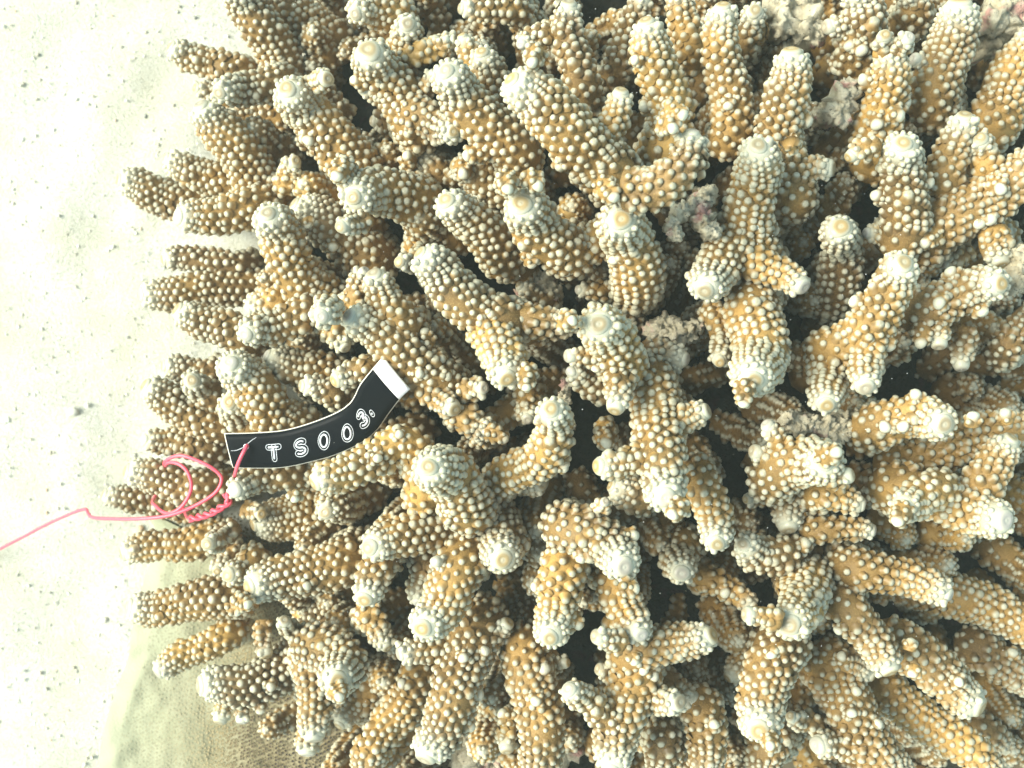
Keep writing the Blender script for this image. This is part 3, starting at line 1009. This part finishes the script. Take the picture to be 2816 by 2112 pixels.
# ------------------------------------------------------------------ encrusting plate coral at the foot of the colony
def build_plate():
    EDGE = [(380, 1395), (430, 1470), (395, 1600), (365, 1720), (352, 1810), (318, 1900), (285, 2010), (272, 2120), (300, 2300), (420, 2480)]
    E = catmull([np.array([x, y, 0.0]) for x, y in EDGE], 14.0)[:, :2]
    far = 3300.0
    n = len(E)
    m = 120
    def zf(px, py, u):
        p = at(px, py, 2.0)
        return 1.3 + 1.3 * min(1.0, u * 3) + 0.35 * nz(p[0] * 0.45, p[1] * 0.45, 6.0) + 0.12 * nz(p[0] * 1.5, p[1] * 1.5, 6.0) + 0.9 * sstep(700, 1500, px)
    top = []
    for (x, y) in E:
        for j in range(m):
            u = (j / (m - 1)) ** 1.7
            # rows run from the lobed rim inwards under the colony
            tx, ty = x + (far - x) * u, y + (max(y, 1750 + 0.25 * (y - 1400)) - y) * min(1, u * 4)
            lip = 0.07 * math.sin(y * 0.02) * (1 - u)
            top.append(at(tx, ty, zf(tx, ty, u) + lip - 0.25 * (1 - min(1, u * 60)) ))
    top = np.array(top)
    bot = top.copy(); bot[:, 2] -= 0.45
    i = np.arange(n - 1)[:, None] * m + np.arange(m - 1)[None, :]
    Ft = np.stack([i, i + m, i + m + 1, i + 1], -1).reshape(-1, 4)
    Fb = Ft[:, ::-1] + n * m
    r = np.arange(n - 1) * m
    rim = np.stack([r, r + n * m, r + m + n * m, r + m], -1)
    V = np.vstack([top, bot])
    px = np.array([to_px(p) for p in V])
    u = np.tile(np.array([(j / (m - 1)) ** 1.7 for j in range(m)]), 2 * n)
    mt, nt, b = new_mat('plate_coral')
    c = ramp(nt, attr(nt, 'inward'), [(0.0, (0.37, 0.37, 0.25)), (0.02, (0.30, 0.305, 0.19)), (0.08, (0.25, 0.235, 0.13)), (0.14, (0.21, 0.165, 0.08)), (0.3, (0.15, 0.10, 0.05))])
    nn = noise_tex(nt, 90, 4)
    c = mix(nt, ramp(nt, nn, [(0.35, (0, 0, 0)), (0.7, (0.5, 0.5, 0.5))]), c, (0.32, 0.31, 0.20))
    nt.links.new(c, b.inputs['Base Color']); b.inputs['Roughness'].default_value = 0.65
    bump(nt, b, noise_tex(nt, 900, 3), 0.5, 0.0006)
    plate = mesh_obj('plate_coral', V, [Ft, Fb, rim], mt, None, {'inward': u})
    tag(plate, 'thin khaki encrusting coral plate with pale lobed rim spread over the sand', 'coral')
    # polyp cups: little raised rings with a dark pit
    k = 6
    th = np.arange(k) * 2 * np.pi / k
    prof = [(0.090, -0.02, 0.0), (0.076, 0.036, 0.5), (0.058, -0.010, 1.0)]
    tv = np.vstack([np.stack([r_ * np.cos(th), r_ * np.sin(th), np.full(k, z_)], -1) for r_, z_, _ in prof] + [[[0, 0, -0.014]]])
    pit = np.concatenate([np.full(k, a_) for _, _, a_ in prof] + [[1.0]])
    tq = tube_faces(len(prof), k)
    j = np.arange(k)
    te = np.stack([np.full(k, len(prof) * k), (len(prof) - 1) * k + j, (len(prof) - 1) * k + (j + 1) % k], -1)
    T = top.reshape(n, m, 3)
    parts = []
    # sample in the plate's own plane on a jittered hexagonal lattice, heights by nearest grid point
    flat = T.reshape(-1, 3)
    cell = {}
    for idx, p in enumerate(flat): cell.setdefault((int(p[0] // 0.8), int(p[1] // 0.8)), []).append(idx)
    U = np.tile(np.array([(jj / (m - 1)) ** 1.7 for jj in range(m)]), n)
    edge_x = lambda py: np.interp(py, E[:, 1], E[:, 0])
    cnt = 0
    ca_, sa_ = math.cos(0.42), math.sin(0.42)
    for iy in range(-160, 160):
        for ix in range(-130, 130):
            lx, ly = (ix + 0.5 * (iy % 2)) * 0.178, iy * 0.156
            x, y = -9.5 + lx * ca_ - ly * sa_ + rng.normal(0, .026), -13.0 + lx * sa_ + ly * ca_ + rng.normal(0, .026)
            ppx, ppy = to_px((x, y, 2.5))
            if not (edge_x(ppy) + 25 < ppx < 1500 and 1420 < ppy < 2250): continue
            cand = [i_ for di in (-1, 0, 1) for dj in (-1, 0, 1) for i_ in cell.get((int(x // 0.8) + di, int(y // 0.8) + dj), ())]
            if not cand: continue
            q_ = flat[cand]
            w_ = 1.0 / (((q_[:, 0] - x) ** 2 + (q_[:, 1] - y) ** 2) ** 2 + 1e-6)
            zz = float((q_[:, 2] * w_).sum() / w_.sum())
            dist_in = ppx - edge_x(ppy)
            sc = (0.5 + 0.5 * sstep(60, 420, dist_in)) * rng.uniform(0.75, 1.15)
            if dist_in > 70 or rng.random() < dist_in / 70:
                P = np.array([x, y, zz + 0.016])
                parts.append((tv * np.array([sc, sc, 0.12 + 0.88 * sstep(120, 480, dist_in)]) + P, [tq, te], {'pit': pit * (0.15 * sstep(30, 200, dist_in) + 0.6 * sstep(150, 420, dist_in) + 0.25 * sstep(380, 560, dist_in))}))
                cnt += 1
    V, F, a = merge(parts)
    mc, nt, b = new_mat('polyp_cups')
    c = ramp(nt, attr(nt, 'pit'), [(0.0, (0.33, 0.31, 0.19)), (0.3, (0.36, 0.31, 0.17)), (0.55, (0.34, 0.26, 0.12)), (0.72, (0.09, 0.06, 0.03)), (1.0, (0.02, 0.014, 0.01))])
    nt.links.new(c, b.inputs['Base Color']); b.inputs['Roughness'].default_value = 0.6
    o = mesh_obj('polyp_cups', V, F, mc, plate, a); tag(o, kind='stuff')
    print('polyp cups', cnt)
build_plate()

# ------------------------------------------------------------------ dead coral stumps wedged between the fingers
def dead(crop, lumps, off, label, z=None):
    """lumps: (x,y,r[,dz]) in crop pixels"""
    root = None
    parts = []
    for q_, L in enumerate(lumps):
        x, y, r = L[:3]
        px, py = src(crop, x, y)
        zz = dome(px, py) + off + (L[3] if len(L) > 3 else 0)
        rc = to_cm(r, zz)
        V, F = blob(28, px * 0.37 + q_, 0.8)
        V = V * np.array([rc, rc, rc * 1.1])
        low = V[:, 2] < 0
        V[low, 2] *= 2.6
        parts.append((V + at(px, py, zz - rc * 0.6), F, {}))
    V, F, a = merge(parts)
    o = mesh_obj('dead_coral', V, F, M_DEAD)
    tag(o, label, 'dead coral', group='dead coral between the fingers')
dead('A4', [(360, 60, 110), (380, 190, 90), (540, 60, 120), (560, 200, 130), (620, 260, 80)], -2.5, 'tall pale dead stump with a dark split beside a white-tipped finger at the colony edge')
dead('A4', [(840, 760, 110), (800, 860, 90), (880, 660, 60), (700, 850, 80, -0.8)], -1.6, 'pointed pale dead fragment with rosy side wedged between two upright fingers')
dead('A4', [(2050, 120, 130), (2150, 60, 130), (1980, 170, 90), (2180, 200, 110), (1960, 330, 110, -1.5)], -1.0, 'broad bleached ridged slab behind the fingers, largest of the dead pieces')
dead('B4', [(2170, 560, 90), (2190, 680, 110), (2150, 770, 70)], -0.6, 'small bright bleached block touching the tip of a sideways finger')
dead('B3', [(1310, 230, 75), (1420, 190, 70), (1500, 100, 75), (1480, 270, 80), (1530, 370, 70), (1240, 330, 60), (1270, 390, 55)], -1.0, 'crumbly whitish dead piece with red crust against the side of a thick finger')
dead('B3', [(1130, 1130, 90), (1250, 1140, 85), (1360, 1150, 80), (1430, 1100, 60), (1180, 1060, 60)], -4.2, 'low sandy ledge with pink crust deep under the tip of a thick finger')
dead('B3', [(180, 800, 90), (280, 770, 80), (330, 860, 70), (110, 860, 60)], -4.8, 'cream rubble lump deep in a gap behind a short brown finger')
dead('C4', [(420, 410, 60), (500, 450, 75), (600, 450, 70), (700, 460, 75), (780, 500, 90), (860, 500, 75), (960, 430, 70), (830, 430, 70)], -1.8, 'long greyish dead branch lying across a dark gap with magenta specks')
dead('C3', [(410, 250, 45), (430, 280, 40), (450, 480, 45), (440, 150, 45)], -2.4, 'little pinkish red crusted knob behind a yellow-tipped finger')
dead('D2', [(1400, 1500, 130), (1330, 1600, 120), (1530, 1560, 110), (2080, 1500, 120), (2000, 1380, 80), (1480, 1400, 70)], -6.0, 'pale gritty rubble lying on the plate coral under the fingers')

# ------------------------------------------------------------------ embossed label tape
def poly3(spec):
    return np.array([at(*src(c, x, y), z) for c, x, y, z in spec])
UP = poly3([('C1', 1150, 530, 11.2), ('C1', 1380, 524, 11.35), ('C1', 1600, 505, 11.5), ('C1', 1800, 452, 11.75), ('C1', 2000, 372, 12.1), ('C2', 440, 305, 12.5), ('C2', 485, 240, 12.75), ('C2', 530, 150, 13.1), ('C2', 625, 32, 13.55), ('C2', 700, -54, 13.8)])
LO = poly3([('C1', 1215, 790, 11.0), ('C1', 1420, 797, 11.1), ('C1', 1620, 788, 11.2), ('C1', 1850, 738, 11.4), ('C2', 350, 690, 11.6), ('C2', 540, 600, 11.9), ('C2', 660, 500, 12.2), ('C2', 735, 395, 12.7), ('C2', 830, 270, 13.4), ('C2', 905, 196, 13.75)])
NU = 72
def resample(P, n):
    # shared knot parameter so that both edges keep their pairing
    t = np.linspace(0, len(P) - 1, n)
    C = catmull(P, 0.02)
    d = np.concatenate([[0], np.cumsum(np.linalg.norm(np.diff(C, axis=0), axis=1))])
    knots = [d[int(np.argmin(np.linalg.norm(C - p, axis=1)))] for p in P]
    return np.stack([np.interp(np.interp(t, np.arange(len(P)), knots), d, C[:, i]) for i in range(3)], -1)
EU, EL = resample(UP, NU), resample(LO, NU)

def tape_pt(u, v, h=0.0):
    """u 0..1 along the tape, v 0 lower edge .. 1 upper edge, h height above it"""
    x = min(max(u, 0), 1) * (NU - 1); i = min(int(x), NU - 2); f = x - i
    a = EL[i] * (1 - f) + EL[i + 1] * f; b = EU[i] * (1 - f) + EU[i + 1] * f
    p = a * (1 - v) + b * v
    t = (EL[i + 1] + EU[i + 1] - EL[i] - EU[i]); w = b - a
    nrm = np.cross(t, w); nrm /= np.linalg.norm(nrm)
    bow = 0.035 * (1 - (2 * v - 1) ** 2)
    return p + nrm * (h + bow)

def ribbon(u0, u1, v0, v1, h0, h1, nu, nv, name, mat, parent):
    us, vs = np.linspace(u0, u1, nu), np.linspace(v0, v1, nv)
    V = [tape_pt(u, v, h1) for u in us for v in vs] + [tape_pt(u, v, h0) for u in us for v in vs]
    i = np.arange(nu - 1)[:, None] * nv + np.arange(nv - 1)[None, :]
    top = np.stack([i, i + nv, i + nv + 1, i + 1], -1).reshape(-1, 4)
    N = nu * nv
    bot = top[:, ::-1] + N
    ring = [a * nv for a in range(nu)] + [(nu - 1) * nv + b for b in range(1, nv)] + [a * nv + nv - 1 for a in range(nu - 2, -1, -1)] + [b for b in range(nv - 2, 0, -1)]
    ring = np.array(ring); nx = np.roll(ring, -1)
    side = np.stack([ring, ring + N, nx + N, nx], -1)
    return mesh_obj(name, np.array(V), [top, bot, side], mat, parent, smooth=False)

M_TAPE = simple('black_vinyl', (0.004, 0.005, 0.007), 0.35, 0.05)
M_BACK = simple('cream_backing', (0.72, 0.68, 0.58), 0.6, 0.3)
M_WHT = simple('white_vinyl', (0.74, 0.73, 0.73), 0.5, 0.4)
M_EMB = simple('stressed_white', (0.72, 0.74, 0.76), 0.5, 0.4)
tape = bpy.data.objects.new('label_tape', None); scene.collection.objects.link(tape)
tape.location = Vector(tape_pt(0.5, 0.5) * CM)
tag(tape, 'black embossed plastic label tape reading TS003 with a white end, lying on the coral', 'label')
def keep(o):
    o.matrix_parent_inverse = __import__('mathutils').Matrix.Translation(-tape.location)
    return o
keep(ribbon(0.0, 1.0, 0.0, 1.0, -0.030, -0.003, NU, 5, 'backing', M_BACK, tape))
keep(ribbon(0.004, 0.884, 0.022, 0.978, 0.0, 0.022, NU, 7, 'tape', M_TAPE, tape))
keep(ribbon(0.886, 0.997, 0.012, 0.988, 0.0, 0.024, 10, 7, 'white_end', M_WHT, tape))

def glyph_strokes(ch):
    """centre lines in a unit box, x right, y up"""
    arc = lambda cx, cy, rx, ry, a0, a1, n=14: [(cx + rx * math.cos(math.radians(a)), cy + ry * math.sin(math.radians(a))) for a in np.linspace(a0, a1, n)]
    if ch == 'T': return [[(-0.5, 0.5), (0.5, 0.5)], [(0, 0.5), (0, -0.5)]]
    if ch == '0': return [arc(0, 0, 0.36, 0.5, 90, 450, 28)]
    if ch == 'S': return [arc(0.0, 0.26, 0.40, 0.25, 35, 270, 14) + arc(0.0, -0.25, 0.42, 0.26, 85, -145, 14)]
    if ch == '3': return [arc(0.0, 0.25, 0.36, 0.25, 150, -85, 13) + arc(0.0, -0.26, 0.40, 0.26, 85, -150, 13)]
    if ch == '.': return [[(0, 0.02), (0, -0.12)]]

def offset_loop(pts, w):
    P = np.array(pts)
    if np.linalg.norm(P[0] - P[-1]) < 1e-6:
        c = P[:-1].mean(0); return [P[:, :] + (P - c) / (np.linalg.norm(P - c, axis=1)[:, None] + 1e-9) * w]
    T = np.gradient(P, axis=0); T /= np.linalg.norm(T, axis=1)[:, None] + 1e-9
    N = np.stack([-T[:, 1], T[:, 0]], -1)
    a, b = P + N * w, P - N * w
    def cap_(c, t, n):
        return [c + w * (math.cos(x) * n + math.sin(x) * t) for x in np.linspace(0.4, math.pi - 0.4, 5)]
    loop = list(a) + cap_(P[-1], T[-1], N[-1]) + list(b[::-1]) + cap_(P[0], -T[0], -N[0]) + [a[0]]
    return [np.array(loop)]

def write_glyph(ch, u, v, hw, hh, name, rot=0.0):
    parts = []
    c, s = math.cos(rot), math.sin(rot)
    def place(P, h, r, k=6):
        pts = [tape_pt(u + (x * c - y * s) * hw, v + (x * s + y * c) * hh, h) for x, y in P]
        pts = np.array(pts)
        V, F = sweep(pts, np.full(len(pts), r), k)
        parts.append((V, F, {}))
    for st in glyph_strokes(ch):
        P = np.array(st, float)
        if len(P) == 2: P = np.array([P[0] * (1 - t) + P[1] * t for t in np.linspace(0, 1, 6)])
        place(P, 0.036, 0.034)
        for lp in offset_loop(P, 0.23): place(lp, 0.026, 0.0125, 5)
    V, F, a = merge(parts)
    keep(mesh_obj(name, V, F, M_EMB, tape))
def uv_of(crop, x, y):
    px, py = src(crop, x, y)
    best = (1e9, 0, 0)
    for u in np.linspace(0, 1, 161):
        for v in np.linspace(0, 1, 41):
            q = to_px(tape_pt(u, v)); d = (q[0] - px) ** 2 + (q[1] - py) ** 2
            if d < best[0]: best = (d, u, v)
    return best[1], best[2]
for ch, crop, x, y, sc in (('T', 'C1', 1535, 675, 1.0), ('S', 'C1', 1735, 633, 1.05), ('0', 'C1', 1910, 585, 1.05), ('0', 'C1', 2090, 523, 1.05), ('3', 'C2', 545, 415, 1.05), ('.', 'C2', 617, 372, 1.0)):
    u, v = uv_of(crop, x, y)
    i = min(int(u * (NU - 1)), NU - 2)
    du = np.linalg.norm((EU[i + 1] + EL[i + 1] - EU[i] - EL[i]) / 2) * (NU - 1)
    wv = np.linalg.norm(EU[i] - EL[i])
    write_glyph(ch, u, v, 0.39 * sc / du, 0.44 * sc / wv, 'embossed_letter')

def tape_line(spec, r, name, mat):
    pts = catmull(np.array([tape_pt(*uv_of(*q), 0.026) for q in spec]), 0.04)
    V, F = sweep(pts, np.full(len(pts), r) * np.linspace(0.4, 1, len(pts)), 5)
    keep(mesh_obj(name, V, F, mat, tape))
tape_line([('C1', 1205, 665), ('C1', 1250, 655), ('C1', 1295, 636)], 0.014, 'scratch', M_EMB)
tape_line([('C1', 1400, 560), ('C1', 1365, 580), ('C1', 1335, 612)], 0.014, 'scratch', M_EMB)
hu, hv = uv_of('C1', 1315, 632)
th = np.linspace(0, 2 * np.pi, 15)
i = int(hu * (NU - 1)); du = np.linalg.norm((EU[i + 1] + EL[i + 1] - EU[i] - EL[i]) / 2) * (NU - 1); wv = np.linalg.norm(EU[i] - EL[i])
V, F = sweep(np.array([tape_pt(hu + 0.085 / du * math.cos(t), hv + 0.085 / wv * math.sin(t), 0.028) for t in th]), np.full(15, 0.018), 6)
keep(mesh_obj('hole_rim', V, F, M_EMB, tape))

# ------------------------------------------------------------------ red wire
def build_wire():
    m, nt, b = new_mat('red_wire')
    nt.links.new(mix(nt, noise_tex(nt, 200, 3), (0.80, 0.075, 0.125), (0.88, 0.13, 0.18)), b.inputs['Base Color'])
    b.inputs['Roughness'].default_value = 0.35
    def c1(*pts): return np.array([at(*src('C1', x, y), z) for x, y, z in pts])
    runs = []
    # through the hole, down behind the finger tip
    runs.append(c1((1328, 618, 11.1), (1322, 632, 11.45), (1290, 690, 11.55), (1255, 770, 11.4), (1235, 840, 10.9), (1212, 920, 9.4), (1172, 1000, 8.9), (1180, 1050, 8.9), (1160, 1090, 8.9)))
    # twisted pair back to the loops
    base = catmull(c1((1165, 985, 8.8), (1185, 1050, 8.9), (1120, 1100, 8.8), (1020, 1150, 8.5), (890, 1180, 8.1)), 0.03)
    T, N, B = frames(base)
    s = np.linspace(0, 1, len(base))
    for ph in (0, math.pi):
        a = s * 2 * math.pi * 3.2 + ph
        runs.append(base + 0.085 * (np.cos(a)[:, None] * N + np.sin(a)[:, None] * B))
    # outer loop and the long free end: over the finger, and back beneath it
    runs.append(c1((890, 1180, 8.1), (870, 1165, 7.2), (840, 1100, 5.2), (760, 960, 4.9), (720, 840, 5.6), (695, 775, 7.2), (720, 730, 8.2), (830, 700, 8.6), (1000, 760, 8.75), (1105, 830, 8.75), (1132, 890, 8.75), (1080, 985, 8.7), (930, 1080, 8.6), (740, 1152, 8.5), (500, 1180, 8.1), (250, 1178, 7.2), (150, 1168, 6.6), (118, 1140, 6.3), (95, 1108, 6.0), (0, 1135, 5.4), (-200, 1225, 3.6), (-420, 1340, 1.8), (-640, 1450, 0.6), (-900, 1560, 0.3)))
    # inner loop
    runs.append(c1((710, 800, 6.6), (712, 765, 7.9), (745, 750, 8.35), (810, 765, 8.6), (870, 820, 8.7), (903, 920, 8.7), (880, 1010, 8.6), (820, 1095, 8.5), (740, 1138, 8.3), (680, 1125, 8.0), (635, 1085, 7.6), (608, 1060, 7.2), (620, 1020, 5.6), (690, 900, 5.0), (710, 800, 6.4)))
    parts = []
    for r in runs:
        A = catmull(r, 0.08) if len(r) < 60 else r
        V, F = sweep(A, np.full(len(A), 0.070), 8)
        parts.append((V, F, {}))
    V, F, a = merge(parts)
    o = mesh_obj('wire', V, F, m)
    tag(o, 'thin red plastic coated wire looped round a coral finger and through the label', 'wire')
build_wire()

# ------------------------------------------------------------------ specks drifting in the water just above the coral
def build_specks():
    parts = []
    V0, F0 = blob(6, 2.0, 0.3)
    for i in range(420):
        px, py = rng.uniform(500, 2800), rng.uniform(0, 2112)
        z = dome(px, py) + rng.uniform(-3.0, 3.0)
        r = rng.uniform(0.006, 0.016)
        parts.append((V0 * r + at(px, py, z), F0, {}))
    V, F, a = merge(parts)
    o = mesh_obj('drifting_specks', V, F, simple('speck', (0.75, 0.75, 0.70), 0.7, 0.2))
    tag(o, 'tiny white specks drifting in the water above the coral', 'specks', kind='stuff')
build_specks()

# ------------------------------------------------------------------ the water: a thin even veil round the camera and everything in view
def build_haze():
    me = bpy.data.meshes.new('haze')
    x, z0, z1 = 4.6, -1.2, 0.56
    V = [(sx * x, sy * x, z) for z in (z0, z1) for sx, sy in ((-1, -1), (1, -1), (1, 1), (-1, 1))]
    me.from_pydata(V, [], [(3, 2, 1, 0), (4, 5, 6, 7), (0, 1, 5, 4), (1, 2, 6, 5), (2, 3, 7, 6), (3, 0, 4, 7)])
    m = bpy.data.materials.new('water_haze'); m.use_nodes = True
    nt = m.node_tree
    nt.nodes.remove(nt.nodes['Principled BSDF'])
    v = nt.nodes.new('ShaderNodeVolumePrincipled')
    v.inputs['Color'].default_value = (0.86, 0.95, 0.86, 1)
    v.inputs['Density'].default_value = HAZE
    v.inputs['Anisotropy'].default_value = 0.2
    nt.links.new(v.outputs['Volume'], nt.nodes['Material Output'].inputs['Volume'])
    me.materials.append(m)
    o = bpy.data.objects.new('haze', me); scene.collection.objects.link(o)
    tag(o, 'thin pale green water veil round the whole reef', 'water', kind='stuff')
HAZE = 0.12
build_haze()
